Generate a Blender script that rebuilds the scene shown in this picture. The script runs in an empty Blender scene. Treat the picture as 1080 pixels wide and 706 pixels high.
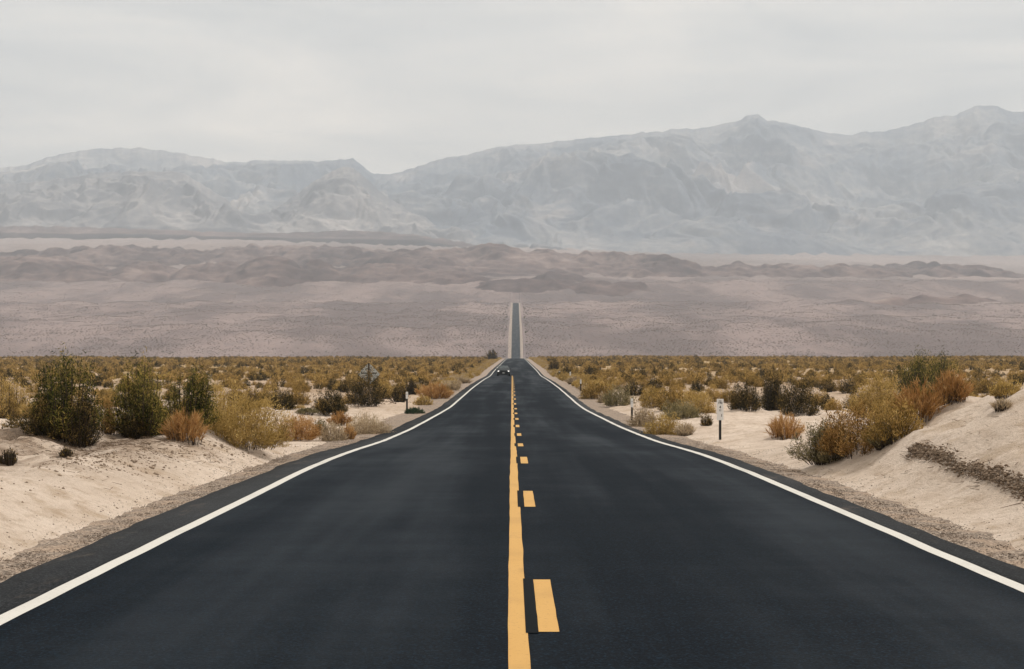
import bpy, bmesh, math, random
import numpy as np

rng = np.random.default_rng(7)
random.seed(7)
R = math.radians
scene = bpy.context.scene
COL = scene.collection

# ------------------------------------------------------------------ camera
FPX = 1500.0          # focal length in pixels of the 1080 px wide photograph
CX, HY = 540.0, 390.0  # principal column, eye level row
EYE = 1.67
cam_d = bpy.data.cameras.new('camera')
cam_d.lens = 50.0
cam_d.sensor_width = 36.0
cam_d.sensor_fit = 'HORIZONTAL'
cam_d.shift_y = (HY - 353.0) / 1080.0
cam_d.clip_start = 0.1
cam_d.clip_end = 40000.0
cam = bpy.data.objects.new('camera', cam_d)
cam.location = (0, 0, EYE)
cam.rotation_euler = (R(90), 0, 0)
COL.objects.link(cam)
scene.camera = cam

# ------------------------------------------------------------------ numpy noise
def _hash(ix, iy, seed):
    h = (ix.astype(np.int64) * 374761393 + iy.astype(np.int64) * 668265263 + seed * 1274126177) & 0xFFFFFFFF
    h = ((h ^ (h >> 13)) * 1274126177) & 0xFFFFFFFF
    return ((h ^ (h >> 16)) & 0xFFFF) / 65535.0

def pnoise(x, y, seed=0):
    x = np.asarray(x, float); y = np.asarray(y, float)
    ix = np.floor(x); iy = np.floor(y)
    fx = x - ix; fy = y - iy
    def g(dx, dy):
        a = _hash(ix + dx, iy + dy, seed) * 2 * math.pi
        return np.cos(a) * (fx - dx) + np.sin(a) * (fy - dy)
    u = fx * fx * fx * (fx * (fx * 6 - 15) + 10)
    v = fy * fy * fy * (fy * (fy * 6 - 15) + 10)
    a = g(0, 0) * (1 - u) + g(1, 0) * u
    b = g(0, 1) * (1 - u) + g(1, 1) * u
    return (a * (1 - v) + b * v) * 1.5

def fbm(x, y, octv=4, seed=0, gain=.5, lac=2.03):
    s = 0; a = 1.0
    for i in range(octv):
        s = s + a * pnoise(x, y, seed + i * 17)
        x = x * lac + 3.1; y = y * lac + 1.7; a *= gain
    return s

def ridged(x, y, octv=5, seed=0, gain=.5, lac=2.1):
    s = 0; a = 1.0; w = 1.0; tot = 0
    for i in range(octv):
        n = 1 - np.abs(pnoise(x, y, seed + i * 31))
        n = n * n * w
        w = np.clip(n * 1.6, 0, 1)
        s = s + a * n; tot += a
        x = x * lac + 5.2; y = y * lac + 2.9; a *= gain
    return s / tot

def sstep(e0, e1, x):
    t = np.clip((np.asarray(x, float) - e0) / (e1 - e0), 0, 1)
    return t * t * (3 - 2 * t)

# ------------------------------------------------------------------ road line and profile
_PD = [-80, 0, 22, 27, 38.8, 51, 75.5, 95, 119, 170, 203, 238, 350, 498, 580, 640, 720, 850, 950, 1100, 1200, 1290, 1375, 1460,
       1620, 1790, 1950, 1995, 2070, 2200, 2400, 2800, 3400, 4000, 5200, 9000]
_PZ = [0, 0, 0, -.03, -.25, -.37, -.43, -.22, .1, .55, .75, 1.35, 2.95, 5.0, 6.0, 6.65, 6.5, 5.0, 4.4, 5.2, 8.2, 12.5, 26.5, 40.6,
       58, 75.5, 92.5, 95, 95, 116, 150, 206, 292, 360, 512, 900]
def _dense():
    # smooth curve through the surveyed points
    s = np.concatenate([np.arange(-80, 700, 1.0), np.arange(700, 9000, 5.0)])
    z = np.interp(s, _PD, _PZ)
    d = np.array(_PD, float); v = np.array(_PZ, float)
    m = np.zeros_like(v)
    dl = np.diff(v) / np.diff(d)
    m[1:-1] = np.where(dl[:-1] * dl[1:] > 0, 2 * dl[:-1] * dl[1:] / (dl[:-1] + dl[1:] + 1e-12), 0)
    m[0], m[-1] = dl[0], dl[-1]
    i = np.clip(np.searchsorted(d, s, side='right') - 1, 0, len(d) - 2)
    h = d[i + 1] - d[i]; t = (s - d[i]) / h
    z = ((1 + 2 * t) * (1 - t) ** 2 * v[i] + t * (1 - t) ** 2 * h * m[i]
         + t * t * (3 - 2 * t) * v[i + 1] + t * t * (t - 1) * h * m[i + 1])
    return s, z
_DS, _DZ = _dense()
def prof(d): return np.interp(d, _DS, _DZ)
def xc(d): return np.interp(d, [-80, 0, 25, 75, 238, 498, 1200, 1950, 9000], [.3, .28, .2, .2, .6, 1.25, 3.4, 5.2, 20])
HALF = 3.65
ROAD_END = 1985.0
def edge_l(d): return HALF + .62 + .06 * pnoise(np.asarray(d) * .35, 0 * np.asarray(d) + .5, 5) + .03 * pnoise(np.asarray(d) * 1.6, 0 * np.asarray(d) + .5, 7)
def edge_r(d): return HALF + .42 + .06 * pnoise(np.asarray(d) * .35, 0 * np.asarray(d) + 7.5, 6) + .03 * pnoise(np.asarray(d) * 1.6, 0 * np.asarray(d) + 7.5, 8)
def gravel_w(d): return np.interp(d, [-80, 8, 25, 40, 60, 120, 300, 600, 1200, 2000], [.8, .75, .8, 1.1, 1.6, 1.7, 1.9, 2.4, 3.2, 2.2])

def ground(x, d):
    x = np.asarray(x, float); d = np.asarray(d, float)
    p = prof(d)
    off = x - xc(d)
    side_edge = np.where(off < 0, edge_l(d), edge_r(d))
    a = np.abs(off) - side_edge           # metres outside the asphalt
    gw = gravel_w(d)
    out = sstep(.35, 1.15, a / gw)          # 0 under road, 1 past the verge
    z = p - np.interp(d, [0, 150, 400, 900], [.11, .11, .3, .9]) * (1 - out) - .045 * out
    tn = x / np.maximum(d, 50.0) * FPX + CX
    row = np.interp(tn, [-600, 0, 250, 420, 560, 700, 1080, 1700], [243, 244, 248, 256, 262, 268, 271, 273])
    row0 = row + np.interp(tn, [-600, 0, 540, 700, 1080, 1700], [18, 18, 6, 9, 17, 18])
    tt = np.clip((d - 2400) / 1100, 0, 1); t2 = np.clip((d - 3500) / 1500, 0, 1)
    rr = 298.5 * (1 - tt) + row0 * tt
    rr = np.where(d > 3500, row0 * (1 - t2) + row * t2, rr)
    z = np.where(d > 2400, EYE + (HY - rr) / FPX * d, z)
    # small scale relief, grows away from the road
    soft = sstep(.6, 3.5, a)
    z = z + soft * (.10 * fbm(x * .55, d * .55, 4, 3) + .075 * fbm(x * 1.7, d * 1.7, 3, 9)) * np.where(d < 160, 1, .0)
    wide = sstep(8, 60, np.abs(off))
    z = z + wide * np.interp(d, [0, 60, 300, 640, 1200, 2400, 3500], [.1, .25, .5, .7, 2, 5, 10]) * fbm(x / 45, d / 70, 3, 21)
    z = z + .09 * fbm(x * 1.1, d * .9, 3, 44) * sstep(5.4, 7.0, -x) * (1 - sstep(33, 40, d)) * sstep(15, 19, d)
    # left sand bank
    b = .44 * sstep(4.35, 6.1, -x) * (1 - sstep(28, 37, d)) * sstep(9, 15, d)
    b = b + .26 * np.exp(-((x + 7.9) / 1.1) ** 2 - ((d - 25.2) / 2.0) ** 2)
    b = b + .16 * np.exp(-((x + 9.0) / 1.0) ** 2 - ((d - 23.0) / 1.6) ** 2)
    b = b + .18 * np.exp(-((x + 6.2) / .8) ** 2 - ((d - 27) / 2.0) ** 2)
    b = b - .10 * np.exp(-((x + 6.9) / .5) ** 2 - ((d - 24) / 2.5) ** 2)
    b = b + .35 * np.exp(-((x + 9.6) / 1.5) ** 2 - ((d - 64) / 5.0) ** 2)
    # right dune
    r = 1.42 * sstep(4.75 + .35 * fbm(x * .3, d * .28, 2, 35), 8.0, x) * (1 - .85 * sstep(21.5, 33, d + .25 * (x - 7))) * sstep(4, 11, d)
    r = r + .15 * fbm(x * .75, d * .45, 3, 33) * sstep(5.2, 6.6, x) * (d < 34)
    r = r + .18 * np.exp(-((x - 6.3) / 1.0) ** 2 - ((d - 28.5) / 2.2) ** 2)
    return z + b + r

def hit(px, py, dmin=6.0, dmax=900.0):
    """where the sight line through a photo pixel meets the ground"""
    d = np.geomspace(dmin, dmax, 6000)
    x = (px - CX) / FPX * d
    z = EYE - (py - HY) / FPX * d
    below = ground(x, d) >= z
    i = int(np.argmax(below)) if below.any() else len(d) - 1
    return float(x[i]), float(d[i])

# ------------------------------------------------------------------ node helpers
def new_mat(name):
    m = bpy.data.materials.new(name); m.use_nodes = True
    m.node_tree.nodes.clear()
    return m, m.node_tree.nodes, m.node_tree.links

def N(nodes, t, **kw):
    n = nodes.new(t)
    for k, v in kw.items():
        if k in n.inputs and not hasattr(n, k): n.inputs[k].default_value = v
        elif hasattr(n, k): setattr(n, k, v)
        else: n.inputs[k].default_value = v
    return n

def ramp(nodes, stops, interp='LINEAR'):
    r = nodes.new('ShaderNodeValToRGB')
    r.color_ramp.interpolation = interp
    els = r.color_ramp.elements
    while len(els) < len(stops): els.new(.5)
    for e, (p, c) in zip(els, stops):
        e.position = p
        e.color = (c, c, c, 1) if isinstance(c, (int, float)) else (*c, 1)
    return r

def noise(nodes, links, vec, scale, detail=4, rough=.55, stretch=None, w=None):
    if stretch:
        mp = nodes.new('ShaderNodeMapping'); mp.inputs['Scale'].default_value = stretch
        links.new(vec, mp.inputs['Vector']); vec = mp.outputs['Vector']
    n = nodes.new('ShaderNodeTexNoise')
    n.inputs['Scale'].default_value = scale; n.inputs['Detail'].default_value = detail
    n.inputs['Roughness'].default_value = rough
    links.new(vec, n.inputs['Vector'])
    return n

def mixc(nodes, links, fac, a, b, blend='MIX'):
    m = nodes.new('ShaderNodeMix'); m.data_type = 'RGBA'; m.blend_type = blend
    for sock, v in ((m.inputs[0], fac), (m.inputs[6], a), (m.inputs[7], b)):
        if isinstance(v, bpy.types.NodeSocket): links.new(v, sock)
        elif isinstance(v, tuple): sock.default_value = (*v, 1)
        else: sock.default_value = v
    return m.outputs[2]

def math_n(nodes, links, op, a, b=None, clamp=False):
    m = nodes.new('ShaderNodeMath'); m.operation = op; m.use_clamp = clamp
    for i, v in enumerate((a, b)):
        if v is None: continue
        if isinstance(v, bpy.types.NodeSocket): links.new(v, m.inputs[i])
        else: m.inputs[i].default_value = v
    return m.outputs[0]

def mrange(nodes, links, v, a, b, c=0.0, d=1.0, smooth=True):
    m = nodes.new('ShaderNodeMapRange')
    if smooth: m.interpolation_type = 'SMOOTHSTEP'
    links.new(v, m.inputs['Value'])
    m.inputs['From Min'].default_value = a; m.inputs['From Max'].default_value = b
    m.inputs['To Min'].default_value = c; m.inputs['To Max'].default_value = d
    return m.outputs['Result']

def finish(nodes, links, color, rough=.9, spec=.2, bump=None, bump_strength=.3, bump_dist=.02, metallic=0):
    p = nodes.new('ShaderNodeBsdfPrincipled')
    if isinstance(color, bpy.types.NodeSocket): links.new(color, p.inputs['Base Color'])
    else: p.inputs['Base Color'].default_value = (*color, 1)
    if isinstance(rough, bpy.types.NodeSocket): links.new(rough, p.inputs['Roughness'])
    else: p.inputs['Roughness'].default_value = rough
    p.inputs['Specular IOR Level'].default_value = spec
    p.inputs['Metallic'].default_value = metallic
    if bump is not None:
        b = nodes.new('ShaderNodeBump'); b.inputs['Strength'].default_value = bump_strength
        b.inputs['Distance'].default_value = bump_dist
        links.new(bump, b.inputs['Height']); links.new(b.outputs['Normal'], p.inputs['Normal'])
    o = nodes.new('ShaderNodeOutputMaterial')
    links.new(p.outputs['BSDF'], o.inputs['Surface'])
    return p

def simple(name, color, rough=.6, spec=.3, metallic=0, var=.12, scale=30):
    m, n, l = new_mat(name)
    g = n.new('ShaderNodeNewGeometry')
    nz = noise(n, l, g.outputs['Position'], scale)
    lo = tuple(c * (1 - var) for c in color); hi = tuple(min(1, c * (1 + var)) for c in color)
    finish(n, l, mixc(n, l, nz.outputs['Fac'], lo, hi), rough, spec, metallic=metallic)
    return m

# ------------------------------------------------------------------ materials
def mat_ground():
    m, n, l = new_mat('desert_ground')
    g = n.new('ShaderNodeNewGeometry'); P = g.outputs['Position']
    sep = n.new('ShaderNodeSeparateXYZ'); l.new(P, sep.inputs[0])
    Y = sep.outputs['Y']; X = sep.outputs['X']
    # pale wind-blown sand beside the road
    n1 = noise(n, l, P, .55, 6, .6); n2 = noise(n, l, P, 4.0, 6, .65); n3 = noise(n, l, P, 38, 3, .7)
    sand = mixc(n, l, mrange(n, l, n1.outputs['Fac'], .35, .7), (.69, .585, .495), (.59, .485, .395))
    sand = mixc(n, l, mrange(n, l, n2.outputs['Fac'], .48, .70, 0, .65), sand, (.43, .33, .245))
    sand = mixc(n, l, mrange(n, l, n3.outputs['Fac'], .58, .72, 0, .45), sand, (.21, .15, .105))
    n12 = noise(n, l, P, 1.5, 7, .68, (1, .6, 1))
    sand = mixc(n, l, mrange(n, l, n12.outputs['Fac'], .50, .66, 0, .7), sand, (.44, .335, .24))
    # swept and driven marks along the shoulder
    n10 = noise(n, l, P, 2.6, 5, .6, (1, .16, 1))
    sand = mixc(n, l, mrange(n, l, n10.outputs['Fac'], .52, .70, 0, .5), sand, (.45, .35, .265))
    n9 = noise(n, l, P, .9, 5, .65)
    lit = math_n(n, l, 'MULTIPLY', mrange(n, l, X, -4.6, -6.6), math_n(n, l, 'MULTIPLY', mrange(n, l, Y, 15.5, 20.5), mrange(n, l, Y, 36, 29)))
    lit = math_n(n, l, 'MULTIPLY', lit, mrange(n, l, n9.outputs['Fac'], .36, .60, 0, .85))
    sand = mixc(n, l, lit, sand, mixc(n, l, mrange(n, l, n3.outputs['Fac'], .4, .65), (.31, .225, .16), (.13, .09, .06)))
    # crusty dirt between the bushes of the plain
    n4 = noise(n, l, P, .09, 5, .6)
    dirt = mixc(n, l, mrange(n, l, n4.outputs['Fac'], .38, .66), (.47, .36, .265), (.35, .25, .165))
    dirt = mixc(n, l, mrange(n, l, n2.outputs['Fac'], .5, .68, 0, .6), dirt, (.19, .12, .065))
    c = mixc(n, l, mrange(n, l, Y, 45, 120), sand, dirt)
    # straw litter that colours the plain farther out
    n5 = noise(n, l, P, .35, 5, .6, (1, .5, 1))
    straw = mixc(n, l, mrange(n, l, n5.outputs['Fac'], .4, .65), (.34, .235, .115), (.44, .32, .18))
    c = mixc(n, l, mrange(n, l, Y, 110, 330), c, straw)
    # grey alluvial fan
    n6 = noise(n, l, P, .006, 6, .6, (1, .45, 1)); n7 = noise(n, l, P, .05, 5, .7)
    fan = mixc(n, l, mrange(n, l, n6.outputs['Fac'], .42, .60), (.140, .106, .102), (.265, .200, .186))
    fan = mixc(n, l, mrange(n, l, n7.outputs['Fac'], .5, .7, 0, .5), fan, (.13, .105, .10))
    c = mixc(n, l, mrange(n, l, Y, 700, 1000), c, fan)
    # pinkish sand flats behind the fan
    n8 = noise(n, l, P, .0016, 6, .6, (1, .3, 1))
    flats = mixc(n, l, mrange(n, l, n8.outputs['Fac'], .38, .64), (.30, .238, .215), (.18, .143, .132))
    c = mixc(n, l, mrange(n, l, Y, 2450, 3050), c, flats)
    bm = math_n(n, l, 'ADD', math_n(n, l, 'MULTIPLY', n2.outputs['Fac'], .8), math_n(n, l, 'MULTIPLY', n3.outputs['Fac'], .5))
    n11 = noise(n, l, P, 9, 6, .7)
    bm = math_n(n, l, 'ADD', bm, math_n(n, l, 'MULTIPLY', n11.outputs['Fac'], 1.2))
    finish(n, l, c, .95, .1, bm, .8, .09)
    return m

def mat_asphalt(name, dark, light, edge=False):
    m, n, l = new_mat(name)
    g = n.new('ShaderNodeNewGeometry'); P = g.outputs['Position']
    a = noise(n, l, P, .50, 4, .55, (1, .035, 1))      # long wheel tracks, with their pale sheen painted into the colour
    b = noise(n, l, P, 1.3, 5, .65, (.16, 1, 1))      # laid bands across the lane
    e = noise(n, l, P, .32, 6, .62, (1, .45, 1))      # broad patches
    c = noise(n, l, P, 26, 4, .8)
    v = n.new('ShaderNodeTexVoronoi'); v.inputs['Scale'].default_value = 75; l.new(P, v.inputs['Vector'])
    f = math_n(n, l, 'ADD', math_n(n, l, 'MULTIPLY', a.outputs['Fac'], .62), math_n(n, l, 'ADD', math_n(n, l, 'MULTIPLY', b.outputs['Fac'], .08), math_n(n, l, 'MULTIPLY', e.outputs['Fac'], .3)))
    col = mixc(n, l, mrange(n, l, f, .40, .62), dark, light)
    col = mixc(n, l, mrange(n, l, c.outputs['Fac'], .46, .70, 0, .75), col, tuple(x * 2.0 for x in light))
    bw = n.new('ShaderNodeRGBToBW'); l.new(v.outputs['Color'], bw.inputs[0])
    col = mixc(n, l, mrange(n, l, bw.outputs[0], .72, .80, 0, .55), col, tuple(x * 3.0 for x in light))
    col = mixc(n, l, mrange(n, l, bw.outputs[0], .30, .22, 0, .6), col, tuple(x * .35 for x in dark))
    if edge:   # blown sand lying on the margin
        q = noise(n, l, P, 1.6, 6, .7, (1, .35, 1))
        col = mixc(n, l, mrange(n, l, q.outputs['Fac'], .56, .80, 0, .45), col, (.22, .175, .14))
    rg = mrange(n, l, f, .40, .62, .88, .58)
    finish(n, l, col, rg, .05, c.outputs['Fac'], .45, .008)
    return m

def mat_gravel():
    m, n, l = new_mat('verge_gravel')
    g = n.new('ShaderNodeNewGeometry'); P = g.outputs['Position']
    sep = n.new('ShaderNodeSeparateXYZ'); l.new(P, sep.inputs[0])
    v = n.new('ShaderNodeTexVoronoi'); v.inputs['Scale'].default_value = 42; l.new(P, v.inputs['Vector'])
    v2 = n.new('ShaderNodeTexNoise'); v2.inputs['Scale'].default_value = 2.2; v2.inputs['Detail'].default_value = 5; l.new(P, v2.inputs['Vector'])
    bw = n.new('ShaderNodeRGBToBW'); l.new(v.outputs['Color'], bw.inputs[0])
    r = ramp(n, [(.15, (.10, .085, .072)), (.5, (.22, .175, .14)), (.85, (.40, .33, .27))]); l.new(bw.outputs[0], r.inputs[0])
    near = mixc(n, l, mrange(n, l, v2.outputs['Fac'], .42, .66, 0, .6), r.outputs[0], (.36, .27, .2))
    pale = mixc(n, l, v2.outputs['Fac'], (.26, .21, .175), (.36, .29, .24))
    c = mixc(n, l, mrange(n, l, sep.outputs['Y'], 60, 240), near, pale)
    finish(n, l, c, .95, .1, v.outputs['Distance'], .6, .02)
    return m

def mat_paint(name, a, b, wear, spec=.15):
    m, n, l = new_mat(name)
    g = n.new('ShaderNodeNewGeometry'); P = g.outputs['Position']
    n1 = noise(n, l, P, 2.2, 6, .65, (1, .3, 1)); n2 = noise(n, l, P, 34, 4, .75); n3 = noise(n, l, P, .6, 4, .6)
    c = mixc(n, l, n1.outputs['Fac'], a, b)
    c = mixc(n, l, mrange(n, l, n2.outputs['Fac'], .56, .68, 0, .55), c, wear)
    c = mixc(n, l, mrange(n, l, n1.outputs['Fac'], .55, .75, 0, .55), c, wear)
    c = mixc(n, l, mrange(n, l, n3.outputs['Fac'], .5, .7, 0, .3), c, wear)
    finish(n, l, c, .8, spec, n2.outputs['Fac'], .3, .004)
    return m

def mat_rock(name, stops, s1, s2, stretch=(1, 1, 1), patch=None, slope=.1):
    m, n, l = new_mat(name)
    g = n.new('ShaderNodeNewGeometry'); P = g.outputs['Position']
    a = noise(n, l, P, s1, 8, .62, stretch); b = noise(n, l, P, s2, 6, .7, stretch)
    f = math_n(n, l, 'ADD', math_n(n, l, 'MULTIPLY', a.outputs['Fac'], .60), math_n(n, l, 'MULTIPLY', b.outputs['Fac'], .40))
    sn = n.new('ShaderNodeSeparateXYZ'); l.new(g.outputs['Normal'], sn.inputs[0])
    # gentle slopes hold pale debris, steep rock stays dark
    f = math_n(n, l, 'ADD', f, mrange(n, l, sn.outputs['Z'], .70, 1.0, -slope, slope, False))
    r = ramp(n, stops); l.new(f, r.inputs[0])
    c = r.outputs[0]
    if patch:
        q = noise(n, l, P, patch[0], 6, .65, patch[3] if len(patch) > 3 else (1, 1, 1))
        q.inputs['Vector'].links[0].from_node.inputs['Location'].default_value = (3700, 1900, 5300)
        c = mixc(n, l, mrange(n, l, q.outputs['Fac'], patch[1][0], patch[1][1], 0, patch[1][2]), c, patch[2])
    finish(n, l, c, .95, .08)
    return m

def mat_leaf(name, stops, trans=.2):
    m, n, l = new_mat(name)
    at = n.new('ShaderNodeAttribute'); at.attribute_name = 'tint'
    oi = n.new('ShaderNodeObjectInfo')
    f = math_n(n, l, 'ADD', at.outputs['Fac'], mrange(n, l, oi.outputs['Random'], 0, 1, -.13, .13, False), True)
    r = ramp(n, stops); l.new(f, r.inputs[0])
    d = n.new('ShaderNodeBsdfDiffuse'); l.new(r.outputs[0], d.inputs['Color'])
    t = n.new('ShaderNodeBsdfTranslucent'); l.new(r.outputs[0], t.inputs['Color'])
    mx = n.new('ShaderNodeMixShader'); mx.inputs[0].default_value = trans
    l.new(d.outputs[0], mx.inputs[1]); l.new(t.outputs[0], mx.inputs[2])
    o = n.new('ShaderNodeOutputMaterial'); l.new(mx.outputs[0], o.inputs['Surface'])
    return m

M = {}
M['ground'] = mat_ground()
M['road'] = mat_asphalt('asphalt', (.0014, .0036, .0068), (.0036, .0080, .0135))
M['road_old'] = mat_asphalt('asphalt_weathered', (.011, .0125, .0145), (.019, .021, .0235), True)
M['gravel'] = mat_gravel()
M['white'] = mat_paint('white_road_paint', (.52, .51, .48), (.60, .59, .555), (.30, .29, .27))
M['yellow'] = mat_paint('yellow_road_paint', (.49, .285, .085), (.56, .345, .125), (.28, .17, .07))
M['blackpatch'] = mat_paint('black_road_paint', spec=.05, a=(.0022, .0038, .0055), b=(.0035, .0055, .0075), wear=(.005, .007, .009))
M['hills'] = mat_rock('badland_rock', [(.36, (.034, .022, .021)), (.50, (.085, .056, .052)), (.60, (.175, .122, .109)), (.74, (.37, .28, .245))], .0032, .016, (1, .5, 1), slope=.06)
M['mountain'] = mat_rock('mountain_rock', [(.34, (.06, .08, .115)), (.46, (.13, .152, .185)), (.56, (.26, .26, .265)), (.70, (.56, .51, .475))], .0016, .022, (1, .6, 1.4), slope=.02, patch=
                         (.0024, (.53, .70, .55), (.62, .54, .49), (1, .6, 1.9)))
M['foothill'] = mat_rock('pale_ridge_rock', [(.32, (.07, .08, .098)), (.47, (.15, .152, .165)), (.58, (.29, .272, .265)), (.7, (.50, .455, .43))], .0024, .024, (1, .7, 1.2), slope=.05)
M['stone'] = simple('stone', (.22, .175, .14), .9, .15, var=.6, scale=9)
M['stone_dark'] = simple('crust_clod', (.22, .165, .12), .95, .1, var=.5, scale=6)
M['twig'] = simple('dead_twig', (.13, .09, .06), .9, .1, var=.5, scale=8)
M['bark'] = simple('grey_brown_bark', (.06, .045, .034), .9, .1, var=.4, scale=20)
M['leaf_green'] = mat_leaf('green_leaf', [(0, (.010, .017, .007)), (.46, (.036, .050, .014)), (.70, (.19, .165, .042)), (1, (.52, .38, .11))])  # dark lower stops put the shade of the crown's core into the colour
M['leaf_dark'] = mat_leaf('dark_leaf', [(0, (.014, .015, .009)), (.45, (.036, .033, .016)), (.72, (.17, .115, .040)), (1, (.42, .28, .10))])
M['leaf_olive'] = mat_leaf('olive_leaf', [(0, (.055, .040, .013)), (.4, (.20, .130, .038)), (.75, (.46, .305, .10)), (1, (.64, .45, .18))])
M['leaf_gold'] = mat_leaf('golden_leaf', [(0, (.15, .10, .030)), (.5, (.42, .29, .095)), (1, (.68, .50, .21))])
M['leaf_orange'] = mat_leaf('orange_dry_leaf', [(0, (.18, .088, .028)), (.5, (.42, .23, .085)), (1, (.60, .40, .19))])
M['leaf_rust'] = mat_leaf('rusty_olive_leaf', [(0, (.045, .028, .010)), (.45, (.17, .095, .030)), (.75, (.43, .25, .085)), (1, (.60, .40, .16))])
M['leaf_pale'] = mat_leaf('pale_straw_leaf', [(0, (.22, .17, .11)), (.5, (.45, .35, .23)), (1, (.64, .53, .38))])
M['leaf_sage'] = mat_leaf('sage_leaf', [(0, (.07, .064, .032)), (.5, (.19, .165, .085)), (1, (.40, .33, .18))])
M['leaf_mat'] = mat_leaf('mat_leaf', [(0, (.014, .032, .018)), (.6, (.04, .07, .04)), (1, (.10, .13, .07))])
M['leaf_grey'] = mat_leaf('grey_scrub_leaf', [(0, (.13, .102, .092)), (.5, (.26, .203, .178)), (1, (.44, .35, .30))])
M['post_black'] = simple('black_post_paint', (.012, .012, .013), .5, .3)
M['plate_white'] = simple('white_sign_sheet', (.70, .70, .70), .45, .4, var=.05)
M['ink'] = simple('black_lettering', (.02, .02, .022), .6, .3)
M['alu'] = simple('dull_aluminium', (.40, .43, .43), .55, .4, .15, var=.1, scale=4)
M['wood'] = simple('weathered_post_wood', (.06, .045, .035), .85, .2, var=.3)
M['car_paint'] = simple('dark_blue_grey_car_paint', (.005, .010, .013), .5, .25, 0)
M['car_black'] = simple('black_plastic', (.008, .008, .009), .6, .3)
M['glass'] = simple('tinted_car_glass', (.02, .035, .042), .08, .8)
M['tyre'] = simple('tyre_rubber', (.010, .010, .010), .85, .2)
M['rim'] = simple('alloy_rim', (.45, .45, .46), .3, .5, .8)
def emis(name, col, s):
    m, n, l = new_mat(name)
    e = n.new('ShaderNodeEmission'); e.inputs[0].default_value = (*col, 1); e.inputs[1].default_value = s
    o = n.new('ShaderNodeOutputMaterial'); l.new(e.outputs[0], o.inputs['Surface'])
    return m
M['lamp'] = emis('lit_headlamp', (1, .97, .9), 2.2)

# ------------------------------------------------------------------ mesh helpers
def mesh_np(name, verts, faces, k, mat=None, smooth=False, tint=None):
    """faces: (n,k) int array"""
    me = bpy.data.meshes.new(name)
    verts = np.asarray(verts, np.float32); faces = np.asarray(faces, np.int32)
    me.vertices.add(len(verts)); me.vertices.foreach_set('co', verts.ravel())
    me.loops.add(faces.size); me.loops.foreach_set('vertex_index', faces.ravel())
    me.polygons.add(len(faces))
    me.polygons.foreach_set('loop_start', np.arange(0, faces.size, k, dtype=np.int32))
    me.polygons.foreach_set('loop_total', np.full(len(faces), k, np.int32))
    if smooth: me.polygons.foreach_set('use_smooth', np.ones(len(faces), bool))
    if tint is not None:
        at = me.attributes.new('tint', 'FLOAT', 'POINT'); at.data.foreach_set('value', np.asarray(tint, np.float32))
    me.update(calc_edges=True); me.validate()
    if mat: me.materials.append(mat)
    return me

def link(name, me, parent=None, loc=None):
    o = bpy.data.objects.new(name, me); COL.objects.link(o)
    if parent: o.parent = parent
    if loc is not None: o.location = loc
    return o

def tag(o, label=None, cat=None, group=None, kind=None):
    if label: o['label'] = label
    if cat: o['category'] = cat
    if group: o['group'] = group
    if kind: o['kind'] = kind
    return o

def empty(name, loc, rz=0):
    o = bpy.data.objects.new(name, None); COL.objects.link(o)
    o.empty_display_size = .2; o.location = loc; o.rotation_euler = (0, 0, rz)
    return o

def grid_faces(nr, nc):
    i = np.arange(nr - 1)[:, None] * nc + np.arange(nc - 1)[None, :]
    return np.stack([i, i + 1, i + nc + 1, i + nc], -1).reshape(-1, 4)

class BM:
    """collects boxes, tubes and loose polygons into one mesh"""
    def __init__(s): s.bm = bmesh.new()
    def box(s, c, size, bevel=0.0, rot=None):
        r = bmesh.ops.create_cube(s.bm, size=1.0)
        vs = r['verts']
        for v in vs: v.co = [v.co[i] * size[i] for i in range(3)]
        if bevel:
            es = list({e for v in vs for e in v.link_edges})
            q = bmesh.ops.bevel(s.bm, geom=es, offset=bevel, segments=2, affect='EDGES', profile=.5)
            vs = list({v for f in q['faces'] for v in f.verts} | {v for v in vs if v.is_valid})
        from mathutils import Matrix, Vector
        if rot: bmesh.ops.transform(s.bm, matrix=rot, verts=vs)
        bmesh.ops.translate(s.bm, verts=vs, vec=c)
        return s
    def cyl(s, c, r, h, axis='Z', seg=20, r2=None):
        q = bmesh.ops.create_cone(s.bm, cap_ends=True, segments=seg, radius1=r, radius2=r if r2 is None else r2, depth=h)
        from mathutils import Matrix
        if axis == 'X': bmesh.ops.rotate(s.bm, verts=q['verts'], cent=(0, 0, 0), matrix=Matrix.Rotation(R(90), 3, 'Y'))
        if axis == 'Y': bmesh.ops.rotate(s.bm, verts=q['verts'], cent=(0, 0, 0), matrix=Matrix.Rotation(R(90), 3, 'X'))
        bmesh.ops.translate(s.bm, verts=q['verts'], vec=c)
        return s
    def poly(s, pts):
        s.bm.faces.new([s.bm.verts.new(p) for p in pts]); return s
    def prism(s, pts, ext):
        a = [s.bm.verts.new(p) for p in pts]
        f = s.bm.faces.new(a)
        g = bmesh.ops.extrude_face_region(s.bm, geom=[f])
        bmesh.ops.translate(s.bm, verts=[v for v in g['geom'] if isinstance(v, bmesh.types.BMVert)], vec=ext)
        return s
    def done(s, name, mat, parent=None, smooth=False):
        bmesh.ops.recalc_face_normals(s.bm, faces=s.bm.faces)
        me = bpy.data.meshes.new(name); s.bm.to_mesh(me); s.bm.free()
        if smooth:
            for p in me.polygons: p.use_smooth = True
        me.materials.append(mat)
        return link(name, me, parent)

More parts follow.
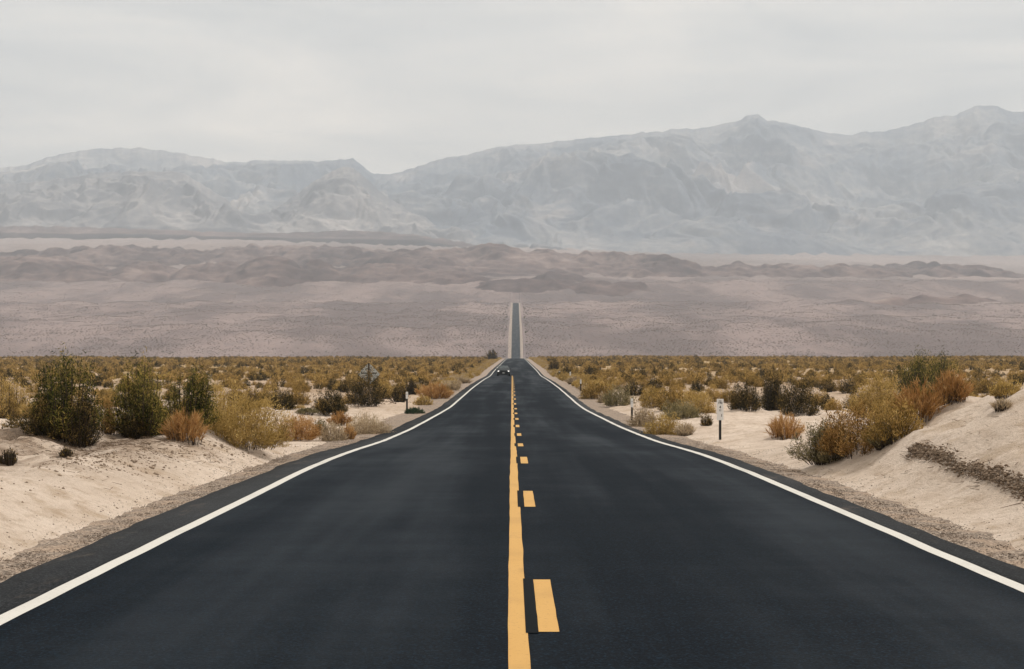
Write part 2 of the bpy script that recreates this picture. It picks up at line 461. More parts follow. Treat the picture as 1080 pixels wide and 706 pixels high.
# ------------------------------------------------------------------ ground sheet
def build_ground():
    nx = 330
    t = np.linspace(-1, 1, 2 * nx + 1)
    x = 3.0 * np.sinh(t * math.asinh(4200 / 3.0))
    d = [-60., -30, -15, -8, -3, 0, 3, 5, 6.5]
    while d[-1] < 9000:
        q = d[-1]
        d.append(q + (max(.11, q * .0075) if q < 700 else q * .011))
    d = np.array(d)
    X, D = np.meshgrid(x, d)
    Z = ground(X, D)
    me = mesh_np('ground', np.stack([X, D, Z], -1).reshape(-1, 3), grid_faces(len(d), len(x)), 4, M['ground'], True)
    tag(link('ground', me), kind='structure')
build_ground()

# ------------------------------------------------------------------ road and paint
def stations(d0, d1, fine=.35):
    s = [d0]
    while s[-1] < d1:
        q = s[-1]; s.append(q + max(fine, abs(q) * .006))
    s[-1] = d1
    return np.array(s)

def strip(name, d, xl, xr, dz, mat, kind='structure', thick=0.0, nx=2, zfun=None):
    d = np.asarray(d, float)
    T = np.linspace(0, 1, nx)[None, :]
    X = np.asarray(xl)[:, None] * (1 - T) + np.asarray(xr)[:, None] * T
    D = np.repeat(d[:, None], nx, 1)
    Z = prof(D) + dz if zfun is None else zfun(X, D, T)
    if thick:
        X = np.concatenate([X[:, :1], X, X[:, -1:]], 1); D = np.concatenate([D[:, :1], D, D[:, -1:]], 1)
        Z = np.concatenate([Z[:, :1] - thick, Z, Z[:, -1:] - thick], 1)
    me = mesh_np(name, np.stack([X, D, Z], -1).reshape(-1, 3), grid_faces(X.shape[0], X.shape[1]), 4, mat, not thick)
    return tag(link(name, me), kind=kind)

S = stations(-50, ROAD_END)
strip('road_shoulder', S, xc(S) - edge_l(S), xc(S) - HALF - .02, -.004, M['road_old'], thick=.09, nx=4)
strip('road_shoulder', S, xc(S) + HALF + .02, xc(S) + edge_r(S), -.004, M['road_old'], thick=.09, nx=4)
strip('road', S, xc(S) - HALF - .02, xc(S) + HALF + .02, 0.0, M['road'], nx=9)
# gravel verges that dive under the sand at their ragged outer side
SG = stations(-50, ROAD_END, .10)
def verge(sign):
    e = edge_l(SG) if sign < 0 else edge_r(SG)
    w = gravel_w(SG) * (1 + .25 * pnoise(SG * .4, SG * 0 + 2.2, 40 + sign) + .2 * pnoise(SG * 1.7, SG * 0 + 5.2, 44 + sign))
    a = xc(SG) + sign * (e - .06); b = xc(SG) + sign * (e + w + .35)
    def zf(X, D, T):
        rag = .022 * pnoise(X * 2.3, D * 2.3, 51) + .012 * pnoise(X * 5.5, D * 5.5, 52)
        tt = T if sign > 0 else 1 - T
        return prof(D) - .028 - .075 * tt ** 2 + rag * np.clip(tt * 3, 0, 1)
    l_, r_ = (b, a) if sign < 0 else (a, b)
    strip('gravel_verge', SG, l_, r_, 0, M['gravel'], nx=16, zfun=zf)
verge(-1); verge(1)

SL = stations(-50, 640, .3)
wob = lambda d, s: .012 * pnoise(d * .8, d * 0 + s, 60) + .02 * pnoise(d * .12, d * 0 + s, 61)
for sg in (-1, 1):
    c = xc(SL) + sg * HALF + wob(SL, 3 + sg)
    strip('edge_line', SL, c - .068, c + .068, .004, M['white'])
SY = stations(-50, 206, .25)
cl = .03 + .02 * np.exp(-SY.clip(0) / 15) + wob(SY, 9) * .45
strip('centre_line', SY, cl - .064 + .004 * pnoise(SY * 1.1, SY * 0, 70), cl + .062 + .005 * pnoise(SY * 1.1, SY * 0 + 4, 71), .004, M['yellow'])
for k in range(-2, 23):
    a = 9.04 + 8.25 * k; b = a + 2.25
    q = np.linspace(a, b, 9)
    cx_ = .235 - .0006 * max(a, 0) + .006 * (-1) ** k
    jit = .004 * pnoise(q * 6, q * 0 + k, 80)
    strip('centre_dash', q, cx_ - .066 + jit, cx_ + .066 - jit, .004, M['yellow'])
    q2 = np.linspace(a - .05, b + .04, 5)
    strip('black_paint_patch', q2, 0 * q2 + cx_ - .148, 0 * q2 + cx_ - .068, .0065, M['blackpatch'])

# ------------------------------------------------------------------ hills and mountains
def px_range(u):  # column of the photograph -> tangent
    return (u - CX) / FPX

def terrain_fan(name, mat, us, ds, zfun):
    U, D = np.meshgrid(us, ds)
    X = px_range(U) * D
    Z = zfun(U, D, X)
    me = mesh_np(name, np.stack([X, D, Z], -1).reshape(-1, 3), grid_faces(len(ds), len(us)), 4, mat, True)
    return tag(link(name, me), kind='structure')

def z_at(y, d): return EYE + (HY - y) / FPX * d

# badland hills behind the alluvial fan: (column, crest row, distance, half-width in columns, depth)
HILLS = [(30, 270, 2700, 70, 200), (85, 279, 2550, 30, 130), (150, 276, 2620, 38, 140), (195, 284, 2560, 26, 100), (235, 277, 2640, 42, 150),
         (285, 271, 2560, 42, 170), (330, 276, 2600, 34, 130), (120, 262, 3150, 110, 220), (330, 264, 3200, 120, 240), (450, 262, 3000, 75, 260),
         (520, 260, 3050, 60, 260), (575, 260, 3100, 55, 250), (640, 268, 3050, 70, 230), (700, 276, 2900, 50, 190), (400, 280, 2620, 60, 170),
         (470, 288, 2500, 45, 140), (590, 292, 2500, 35, 130), (775, 276, 2950, 42, 170), (830, 278, 2930, 50, 160), (885, 281, 2900, 42, 150),
         (930, 291, 2860, 40, 120), (1020, 285, 3000, 60, 140), (960, 279, 3300, 80, 200), (-80, 268, 2750, 90, 220), (-200, 262, 2900, 90, 250),
         (1180, 280, 2950, 80, 200), (560, 300, 2330, 60, 90), (640, 303, 2300, 45, 80), (1000, 322, 2010, 60, 70), (940, 327, 1930, 30, 50)]
def hills_z(U, D, X):
    base = ground(X, D) - 6
    wx = X + 60 * fbm(X / 260, D / 260, 3, 201); wy = D + 60 * fbm(X / 260, D / 260, 3, 202)
    rd = ridged(wx / 330, wy / 420, 5, 210)
    env = np.zeros_like(D)
    for (u, y, d, hw, dep) in HILLS:
        h = (1.05 if u < 720 else .95) * max(z_at(y, d) - float(ground(px_range(u) * d, d)), 8) + 10
        e = np.exp(-np.abs((U - u) / hw) ** 2.4 - np.abs((D - d) / dep) ** 2.0)
        env = np.maximum(env, h * e)
    z = base + env * (.70 + .36 * rd + .05 * fbm(X / 70, D / 70, 3, 221)) + np.clip(env, 0, 30) * .16 * fbm(X / 55, D / 55, 3, 220)
    z = z + np.clip((D - 2300) / 600, 0, 1) * 8 * fbm(X / 260, D / 170, 5, 230)
    edge = np.minimum(sstep(1800, 1980, D), 1 - sstep(3450, 3650, D))
    return z - 14 * (1 - edge)
terrain_fan('hills', M['hills'], np.arange(-330, 1411, 2.0), np.geomspace(1820, 3650, 330), hills_z)

SKY_L = [(-400, 168), (-200, 160), (-60, 178), (0, 177), (28, 174), (45, 168), (62, 163), (100, 157), (145, 156), (180, 160), (220, 167), (245, 172), (272, 169), (330, 170),
         (358, 169), (372, 167), (378, 171), (388, 180), (395, 183.5), (412, 184), (440, 176), (470, 166), (492, 164), (512, 158), (530, 154), (550, 152.5), (565, 152), (600, 148),
         (650, 143), (700, 138), (718, 136), (745, 135), (765, 130), (783, 126), (787, 122), (800, 121), (807, 126), (835, 131), (866, 139), (897, 143), (910, 139), (931, 139),
         (958, 133), (985, 124), (1009, 121), (1029, 112), (1040, 111), (1053, 112), (1062, 117.5), (1080, 118), (1200, 112), (1300, 125), (1480, 110)]
def crest(tab):
    a = np.array(tab, float)
    return lambda u: np.interp(u, a[:, 0], a[:, 1])
foot_main = crest([(-400, 244), (0, 246), (250, 250), (420, 258), (560, 264), (700, 268), (1080, 272), (1480, 275)])
def range_z(sky, foot, d0, d1, amp, scale, seed, back=900, pw=.85, gully=1.0):
    def f(U, D, X):
        t = np.clip((D - d0) / (d1 - d0), 0, 1)
        ys = sky(U) + 1.5 * pnoise(U / 11, U * 0 + seed, seed) + .9 * pnoise(U / 4.3, U * 0 + seed, seed + 1)
        y = foot(U) + (ys - foot(U)) * t ** pw
        z = z_at(y, D)
        wx = X + .35 * scale * fbm(X / scale, D / scale, 3, seed + 5); wy = D + .35 * scale * fbm(X / scale, D / scale, 3, seed + 6)
        rd = ridged(wx / scale, wy / (scale * 1.5), 6, seed + 9) - .5
        big = fbm(X / (scale * 2.6), D / (scale * 2.6), 3, seed + 12)
        w = np.sin(np.clip(t, 0, 1) * math.pi) ** .8
        fine = ridged(wx / (scale * .24), wy / (scale * .9), 5, seed + 20, .6) - .5
        z = z + amp * w * (rd * .62 * gully + big * 1.0 + fine * .22 + .35 * fbm(wx / (scale * .6), wy / (scale * .8), 4, seed + 25))
        ya = HY - (z - EYE) * FPX / D
        lim = ys + (1 - t) * (foot(U) - sky(U)) * .16
        ya = np.where(ya < lim, lim - (lim - ya) * .06 * (1 - t), ya)
        z = z_at(ya, D)
        over = np.clip((D - d1) / back, 0, 1)
        z = z - over * 500
        sink = 1 - sstep(d0 - 10, d0 + .06 * (d1 - d0), D)
        return z - 25 * sink
    return f
ds = np.concatenate([np.linspace(5000, 7400, 300), np.linspace(7440, 8300, 10)])
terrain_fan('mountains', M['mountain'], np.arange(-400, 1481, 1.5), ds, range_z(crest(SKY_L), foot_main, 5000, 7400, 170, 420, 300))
SKY_F = [(-400, 190), (-150, 186), (0, 194), (40, 192), (75, 187), (110, 182), (150, 181), (185, 181), (200, 186), (222, 200), (250, 218), (262, 224), (285, 222), (310, 207),
         (330, 192), (350, 181), (362, 176), (374, 178), (388, 190), (402, 203), (414, 211), (440, 224), (480, 238), (530, 250), (600, 262), (700, 285), (1480, 300)]
foot_f = crest([(-400, 238), (0, 241), (300, 248), (450, 256), (560, 266), (650, 280), (700, 300), (1480, 330)])
ds = np.concatenate([np.linspace(4700, 5600, 150), np.linspace(5620, 6100, 8)])
terrain_fan('foothills', M['foothill'], np.arange(-400, 701, 1.5), ds, range_z(crest(SKY_F), foot_f, 4700, 5600, 85, 260, 400, 500, .95, 1.2))

SKY_D = [(-400, 236), (-100, 237), (0, 238.5), (60, 239), (130, 241), (200, 243.5), (270, 246), (330, 245), (360, 243), (400, 244.5), (440, 248), (480, 254), (520, 262), (700, 290)]
foot_d = crest([(-400, 244), (0, 246), (150, 248), (300, 251), (440, 254), (520, 264), (700, 295)])
ds = np.concatenate([np.linspace(4350, 4620, 50), np.linspace(4630, 4700, 4)])
terrain_fan('hills', M['hills'], np.arange(-400, 521, 2.0), ds, range_z(crest(SKY_D), foot_d, 4350, 4620, 8, 90, 450, 200, .8))

# ------------------------------------------------------------------ plants
def bezier(p0, p1, p2, t):
    t = t[:, None]
    return (1 - t) ** 2 * p0 + 2 * t * (1 - t) * p1 + t * t * p2

def bush_geo(seed, style, w, h, nleaf, nstem, leaf, lw, lean=(0, 0)):
    """returns (leaf verts, leaf tris, tint, stem paths). Origin at the root, sizes in metres."""
    g = np.random.default_rng(seed)
    if style == 'vase':      # woody shrub with upright leafy branches
        th = g.uniform(0, 2 * np.pi, nstem); rr = np.sqrt(g.uniform(0, 1, nstem))
        top = np.sqrt(np.clip(1 - rr ** 2.2 * .88, 0, 1)) * g.uniform(.78, 1.0, nstem)
        lump = 1 + .24 * np.sin(th * 3 + seed) + .18 * np.sin(th * 5 + 2.1 * seed)
        top = top * (1 + .13 * np.sin(th * 4 + 1.3 * seed + 3 * rr))
        tip = np.stack([rr * lump * np.cos(th) * w / 2, rr * lump * np.sin(th) * w / 2, np.maximum(top * (1 - .45 * (rr > .82) * g.uniform(0, 1, nstem)), .12) * h], -1)
        base = np.stack([tip[:, 0] * .50, tip[:, 1] * .50, np.zeros(nstem)], -1)
        mid = np.stack([tip[:, 0] * .92, tip[:, 1] * .92, tip[:, 2] * .42], -1)
        tlo, bias, jit, dirw = .04, .75, .045, .28
    elif style == 'dome':    # rounded brush of fine stems
        th = g.uniform(0, 2 * np.pi, nstem); ph = np.arccos(g.uniform(.04, 1, nstem))
        rad = g.uniform(.78, 1.05, nstem) * (1 + .12 * np.sin(th * 3 + seed) + .08 * np.sin(th * 5 + seed * 1.7))
        tip = np.stack([np.sin(ph) * np.cos(th) * w / 2 * rad, np.sin(ph) * np.sin(th) * w / 2 * rad, np.cos(ph) * h * rad * 1.08 + .04 * h], -1)
        base = tip * np.array([.62, .62, 0]); mid = tip * np.array([.88, .88, .6])
        tlo, bias, jit, dirw = .08, .7, .045, .42
    elif style == 'tuft':    # dry grass, blades fanning out and nodding
        th = g.uniform(0, 2 * np.pi, nstem); rr = np.sqrt(g.uniform(0, 1, nstem))
        tip = np.stack([rr * np.cos(th) * w / 2, rr * np.sin(th) * w / 2, h * (1 - .55 * rr ** 2) * g.uniform(.6, 1.05, nstem)], -1)
        base = tip * np.array([.66, .66, 0]); mid = np.stack([tip[:, 0] * .76, tip[:, 1] * .76, tip[:, 2] * .7], -1)
        tlo, bias, jit, dirw = .05, .9, .02, 1.2
    else:                    # low mat
        th = g.uniform(0, 2 * np.pi, nstem); rr = np.sqrt(g.uniform(0, 1, nstem))
        tip = np.stack([rr * np.cos(th) * w / 2, rr * np.sin(th) * w / 2, h * np.sqrt(1 - rr ** 2 * .9) * g.uniform(.8, 1.05, nstem)], -1)
        base = tip * np.array([.6, .6, 0]); mid = tip * np.array([.85, .85, .6])
        tlo, bias, jit, dirw = .35, .5, .02, .4
    tip[:, 0] += lean[0] * tip[:, 2]; tip[:, 1] += lean[1] * tip[:, 2]
    mid[:, 0] += lean[0] * mid[:, 2] * .7; mid[:, 1] += lean[1] * mid[:, 2] * .7
    clump = g.normal(0, .18, nstem)
    si = g.integers(0, nstem, nleaf)
    t = tlo + (1 - tlo) * g.uniform(0, 1, nleaf) ** bias
    p = bezier(base[si], mid[si], tip[si], t)
    p += g.normal(0, jit * max(w, h), (nleaf, 3)) * (.4 + .6 * t[:, None]) * np.array([1, 1, .8])
    tan = 2 * (1 - t)[:, None] * (mid[si] - base[si]) + 2 * t[:, None] * (tip[si] - mid[si])
    tan /= np.linalg.norm(tan, axis=1, keepdims=True) + 1e-9
    dirn = tan * dirw + g.normal(0, .45, (nleaf, 3)) + np.array([0, 0, .18])
    dirn /= np.linalg.norm(dirn, axis=1, keepdims=True)
    side = np.cross(dirn, g.normal(0, 1, (nleaf, 3))); side /= np.linalg.norm(side, axis=1, keepdims=True) + 1e-9
    L = leaf * g.uniform(.55, 1.35, nleaf)[:, None]; W = lw * g.uniform(.6, 1.3, nleaf)[:, None]
    p[:, 2] = np.maximum(p[:, 2], .01)
    v = np.stack([p - side * W / 2, p + side * W / 2, p + dirn * L], 1).reshape(-1, 3)
    v[:, 2] = np.maximum(v[:, 2], -.02)
    tint = np.clip(.48 + clump[si] + g.normal(0, .17, nleaf) + .22 * (t - .6), 0, 1)  # new growth paler at tips; inward darkening also puts crown shade into colour
    return v, np.arange(nleaf * 3).reshape(-1, 3), np.repeat(tint, 3), (base, mid, tip)

def stem_geo(paths, r0, n=6, keep=None):
    base, mid, tip = paths
    V, F = [], []
    ts = np.linspace(0, .93, n)
    for k in range(len(base) if keep is None else min(keep, len(base))):
        c = bezier(base[k][None], mid[k][None], tip[k][None], ts)
        c = (1 - ts)[:, None] ** 2 * base[k] + 2 * (ts * (1 - ts))[:, None] * mid[k] + ts[:, None] ** 2 * tip[k]
        c[0, 2] -= .04
        o = len(V)
        for i in range(n):
            r = r0 * (1 - .8 * ts[i])
            for a in (0, 2.094, 4.189): V.append((c[i, 0] + r * math.cos(a), c[i, 1] + r * math.sin(a), c[i, 2]))
        for i in range(n - 1):
            for a in range(3):
                b = (a + 1) % 3
                F.append((o + i * 3 + a, o + i * 3 + b, o + i * 3 + 3 + b, o + i * 3 + 3 + a))
    return np.array(V), np.array(F)

NAMES = {'vase': 'desert_shrub', 'dome': 'brush_bush', 'tuft': 'dry_grass_tuft', 'mat': 'mat_plant'}
CATS = {'vase': 'shrub', 'dome': 'bush', 'tuft': 'dry grass', 'mat': 'plant'}
def plant(px, base, top, wpx, style, leafmat, label, seed, dens=1.0, d=None, name=None, cat=None, lean=(0, 0), nst=None):
    if d is None: x, d = hit(px, base)
    else: x = (px - CX) / FPX * d
    s = d / FPX
    w = wpx * s * (1.14 if style == 'dome' else 1.06); h = (base - top) * s
    z = float(ground(x, d))
    px_leaf = max(.018, 1.1 * s)
    area = w * h
    leaf = {'vase': .062, 'dome': .08, 'tuft': .17, 'mat': .05}[style]
    leaf = min(max(leaf * (.6 + .4 * h), 2.6 * s), .45 * h)
    lw = max(.014, .62 * s)
    n = int(np.clip(dens * 4.6 * (area + .5 * w * w) / (leaf * lw * .5) * .5, 400, 16000))
    ns = nst or {'vase': 110, 'dome': 150, 'tuft': 120, 'mat': 120}[style]
    v, f, t, paths = bush_geo(seed, style, w, h, n, ns, leaf, lw, lean)
    root = empty(name or NAMES[style], (x, d, z - .02), 0)
    tag(root, label, cat or CATS[style])
    if style in ('vase', 'dome') and dens >= 1: n = int(min(n * (2.4 if leafmat in ('leaf_dark', 'leaf_green') else 1.4), 42000))
    link('foliage', mesh_np('foliage', v, f, 3, M[leafmat], False, t), root)
    sv, sf = stem_geo(paths, max(.012, .007 * h + .25 * s) if style == 'vase' else max(.005, .16 * s), 6, 100)
    link('stems', mesh_np('stems', sv, sf, 4, M['bark'], True), root)
    return root

P_ = [
    # px, base, top, width, style, material, label
    (70, 462, 366, 70, 'vase', 'leaf_green', 'tall dark green shrub with yellowish top, leftmost on the left sand bank', {}),
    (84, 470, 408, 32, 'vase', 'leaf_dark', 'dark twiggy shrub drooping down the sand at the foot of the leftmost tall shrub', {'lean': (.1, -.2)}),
    (56, 463, 420, 52, 'vase', 'leaf_dark', 'added dark brush standing in for shade at the lower left of the leftmost tall shrub', {'dens': 1.5, 'lean': (-.15, -.1)}),  # this and the next two: added dark plants standing in for crown shade
    (146, 461, 428, 40, 'vase', 'leaf_dark', 'added dark brown brush making the shaded foot of the middle tall green shrub', {'dens': 1.4, 'lean': (.1, -.1)}),
    (172, 456, 424, 40, 'vase', 'leaf_dark', 'added dark brush as shade behind the orange grass tuft under the tall green shrubs', {'dens': 1.3}),
    (149, 459, 377, 58, 'vase', 'leaf_green', 'tall green shrub between the two other tall ones on the left sand bank', {}),
    (199, 452, 387, 52, 'vase', 'leaf_green', 'bright yellow-green shrub, rightmost of the three tall ones on the left sand bank', {'lean': (.1, 0)}),
    (110, 457, 418, 30, 'dome', 'leaf_rust', 'rusty brown dry bush filling the gap between the two tallest green shrubs', {}),
    (196, 466, 432, 46, 'tuft', 'leaf_orange', 'orange dry grass tuft under the tall green shrubs on the left bank', {}),
    (258, 471, 413, 82, 'dome', 'leaf_gold', 'big pale golden dome-shaped bush beside the tall green shrubs on the left', {}),
    (228, 455, 408, 46, 'dome', 'leaf_gold', 'golden bush squeezed between the yellow-green shrub and the big golden dome bush', {}),
    (316, 463, 438, 44, 'dome', 'leaf_orange', 'orange-brown low bush just right of the big golden dome bush', {}),
    (338, 460, 440, 16, 'vase', 'leaf_sage', 'small upright green plant between the orange-brown bush and the grey straw bush', {}),
    (352, 466, 446, 26, 'dome', 'leaf_pale', 'pale grey straw bush at the left verge, left of the round orange tuft', {}),
    (367, 466, 447, 17, 'tuft', 'leaf_orange', 'round bright orange grass tuft at the left verge by the grey straw bushes', {}),
    (386, 460, 438, 44, 'dome', 'leaf_pale', 'wide pale grass bush at the left verge, right of the round orange tuft', {}),
    (358, 449, 434, 26, 'tuft', 'leaf_orange', 'orange dry grass patch in front of the round dark bush on the left', {}),
    (348, 438, 407, 30, 'dome', 'leaf_dark', 'round dark bush with golden top standing alone left of the road sign', {}),
    (387, 428, 393, 36, 'dome', 'leaf_dark', 'dark rounded bush hiding the lower half of the diamond road sign', {}),
    (298, 432, 412, 26, 'dome', 'leaf_dark', 'dark bush left of the pale sand mound, on the left side', {}),
    (316, 427, 409, 20, 'dome', 'leaf_olive', 'olive bush behind the pale sand mound, on the left side', {}),
    (264, 427, 409, 22, 'dome', 'leaf_olive', 'olive bush on the plain above the big golden dome bush', {}),
    (352, 411, 400, 14, 'dome', 'leaf_dark', 'left one of two small dark bushes close together left of the diamond sign', {}),
    (363, 413, 402, 12, 'dome', 'leaf_dark', 'right one of two small dark bushes close together left of the diamond sign', {}),
    (421, 424, 404, 20, 'vase', 'leaf_dark', 'dark upright bush just left of the roadside marker post on the left', {}),
    (434, 416, 399, 15, 'vase', 'leaf_dark', 'dark upright bush just right of and behind the left marker post', {}),
    (406, 420, 402, 22, 'dome', 'leaf_gold', 'golden bush right of the dark bush that hides the diamond sign', {}),
    (437, 438, 430, 21, 'mat', 'leaf_mat', 'low dark green mat plant on the gravel at the left road edge', {}),
    (446, 428, 418, 18, 'dome', 'leaf_gold', 'small yellow-tan bush on the left verge just beyond the green mat plant', {}),
    (458, 421, 403, 40, 'tuft', 'leaf_orange', 'broad orange dry grass patch on the left roadside toward the car', {}),
    (474, 413, 402, 28, 'tuft', 'leaf_pale', 'pale straw grass patch on the left roadside just before the car', {}),
    (487, 405, 397, 22, 'tuft', 'leaf_pale', 'far straw grass patch on the left roadside level with the car', {}),
    (519, 380, 369, 13, 'vase', 'leaf_dark', 'lone tall dark shrub on the far left roadside where the near road ends', {}),
    (9, 441, 396, 44, 'vase', 'leaf_gold', 'golden orange bush cut off by the left edge of the picture', {}),
    (34, 440, 424, 30, 'tuft', 'leaf_gold', 'low golden grass clump left of the leftmost tall green shrub', {}),
    (324, 437, 431, 24, 'mat', 'leaf_sage', 'low yellow-green mat of plants at the foot of the pale sand mound', {}),
    (9, 489, 471, 17, 'vase', 'leaf_dark', 'small dark dead bush on the bare sand at the far left', {'dens': .35}),
    (70, 482, 470, 12, 'vase', 'leaf_dark', 'tiny dark dead twig bush on the sand below the leftmost tall shrub', {'dens': .35}),
    # right side
    (872, 487, 440, 56, 'vase', 'leaf_sage', 'grey-green leafy shrub at the lower left foot of the right sand dune', {}),
    (903, 479, 430, 74, 'dome', 'leaf_rust', 'big orange-brown shrub in the middle of the clump climbing the right dune', {}),
    (940, 466, 420, 58, 'dome', 'leaf_olive', 'golden olive shrub right of the orange-brown one in the clump on the right dune', {}),
    (932, 471, 444, 34, 'vase', 'leaf_sage', 'dark grey-green sprig patch at the lower right foot of the clump on the right dune', {}),
    (928, 440, 398, 56, 'dome', 'leaf_gold', 'golden feathery shrub behind the clump on the right dune', {}),
    (978, 424, 369, 66, 'vase', 'leaf_green', 'bright green shrub top, highest of the clump on the right dune crest', {}),
    (968, 442, 402, 54, 'tuft', 'leaf_orange', 'rusty orange dry bush below the green shrub on the right dune', {}),
    (1003, 424, 389, 40, 'tuft', 'leaf_orange', 'orange feathery dry bush at the right end of the clump on the dune crest', {}),
    (828, 463, 437, 38, 'tuft', 'leaf_orange', 'bright orange grass tuft left of the dune clump and right of the white marker', {}),
    (815, 433, 394, 26, 'vase', 'leaf_dark', 'tallest and narrowest of three dark bushes on the right plain', {'dens': 1.4}),
    (842, 438, 401, 38, 'dome', 'leaf_dark', 'rightmost of three big dark bushes on the right plain', {}),
    (787, 433, 402, 32, 'dome', 'leaf_dark', 'leftmost of three big dark bushes on the right plain with golden top', {}),
    (737, 436, 413, 36, 'dome', 'leaf_gold', 'golden dome bush left of the white marker post on the right', {}),
    (718, 442, 423, 36, 'dome', 'leaf_sage', 'grey-green sage bush between the straw bush and the golden dome on the right', {}),
    (706, 433, 409, 26, 'dome', 'leaf_olive', 'olive bush with dark base behind the sage bush on the right', {}),
    (690, 430, 411, 30, 'dome', 'leaf_gold', 'tan bush behind the black and white post on the right roadside', {}),
    (700, 461, 438, 36, 'dome', 'leaf_gold', 'pale golden bush nearest the right road edge beside the gravel', {}),
    (679, 452, 430, 30, 'dome', 'leaf_pale', 'pale straw bush directly right of the black and white post', {}),
    (722, 460, 446, 22, 'tuft', 'leaf_pale', 'small straw grass clump right of the pale golden bush by the gravel', {}),
    (745, 449, 436, 12, 'dome', 'leaf_dark', 'small dark dead bush on the sand left of the white marker', {}),
    (669, 417, 402, 20, 'dome', 'leaf_dark', 'round dark bush behind the black and white post on the right', {}),
    (628, 421, 402, 32, 'dome', 'leaf_olive', 'golden-topped dark bush right of the second marker post on the right', {}),
    (652, 428, 408, 30, 'dome', 'leaf_sage', 'green-brown bush between the dark golden-topped bush and the post on the right', {}),
    (635, 425, 415, 9, 'dome', 'leaf_pale', 'tiny pale round bush in front of the golden-topped dark bush on the right', {}),
    (584, 392, 377, 11, 'vase', 'leaf_dark', 'dark upright far bush nearest the right road edge', {}),
    (597, 399, 387, 15, 'dome', 'leaf_dark', 'dark far bush on the right roadside beside a small white post', {}),
    (622, 398, 387, 13, 'dome', 'leaf_dark', 'dark far bush on the right plain above the second marker post', {}),
    (690, 411, 400, 14, 'dome', 'leaf_dark', 'small dark bush on the right plain beyond the round dark bush', {}),
    (735, 413, 401, 14, 'dome', 'leaf_dark', 'small dark bush on the right plain directly beyond the golden dome', {}),
    (873, 432, 417, 16, 'dome', 'leaf_dark', 'small dark bush between the three dark bushes and the dune clump', {}),
    (895, 415, 399, 19, 'dome', 'leaf_dark', 'dark bush on the plain showing over the golden shrubs of the right dune', {}),
    (873, 413, 400, 15, 'dome', 'leaf_dark', 'small dark bush beyond the rightmost of the three dark bushes', {}),
    (1038, 415, 400, 26, 'dome', 'leaf_olive', 'olive bush on the plain just past the dune crest on the right', {}),
    (1061, 417, 401, 32, 'dome', 'leaf_gold', 'tan bush on the plain past the dune crest near the right edge', {}),
    (1057, 432, 420, 20, 'tuft', 'leaf_pale', 'sparse straw tuft growing on the crest of the right dune', {'dens': .4}),
    (606, 405, 397, 18, 'tuft', 'leaf_pale', 'pale straw grass on the right verge just beyond the second marker post', {}),
    (594, 400, 392, 14, 'tuft', 'leaf_gold', 'far golden grass tuft on the right verge beyond the straw grass', {}),
]
occupied = []
for i, (px, base, top, w, st, lm, lab, kw) in enumerate(P_):
    o = plant(px, base, top, w, st, lm, lab, 100 + i, **kw)
    occupied.append((o.location.x, o.location.y, w * o.location.y / FPX / 2))

# --- scrub of the plain
def proto_mesh(name, seed, style, w, h, n, ns, leaf, lw, mat):
    v, f, t, paths = bush_geo(seed, style, w, h, n, ns, leaf, lw)
    return mesh_np(name, v, f, 3, M[mat], False, t)
MID = []
for k, (mat, st, w, h) in enumerate([('leaf_olive', 'dome', 1.5, .85), ('leaf_olive', 'dome', 1.25, .75), ('leaf_gold', 'dome', 1.4, .7), ('leaf_olive', 'vase', 1.3, 1.0),
                                     ('leaf_dark', 'dome', 1.4, .95), ('leaf_olive', 'dome', 1.7, .9), ('leaf_gold', 'tuft', 1.3, .6), ('leaf_dark', 'vase', 1.3, 1.05)]):
    MID.append((mat, proto_mesh('scrub_bush', 700 + k, st, w, h, 2600, 90, .12, .030, mat)))
KIND_TXT = {'leaf_olive': 'small olive brown bush', 'leaf_gold': 'small golden straw bush', 'leaf_dark': 'small dark bush'}

cell = 3.3
pts = []
dd = np.arange(40, 665, cell)
for d0 in dd:
    half = .46 * d0 + 25
    xs = np.arange(-half, half, cell)
    x = xs + rng.uniform(-.5, .5, len(xs)) * cell * .95
    d = d0 + rng.uniform(-.5, .5, len(xs)) * cell * .95
    pts.append(np.stack([x, d], -1))
pts = np.concatenate(pts)
off = pts[:, 0] - xc(pts[:, 1])
a = np.abs(off) - np.where(off < 0, edge_l(pts[:, 1]), edge_r(pts[:, 1]))
keep = a > gravel_w(pts[:, 1]) + np.interp(pts[:, 1], [40, 80, 200, 650], [1.6, 1.4, 1.6, 3.0])
bare = fbm(pts[:, 0] / 14, pts[:, 1] / 22, 3, 501)
keep &= (bare < np.interp(pts[:, 1], [40, 90, 200], [-.02, .20, .60]))
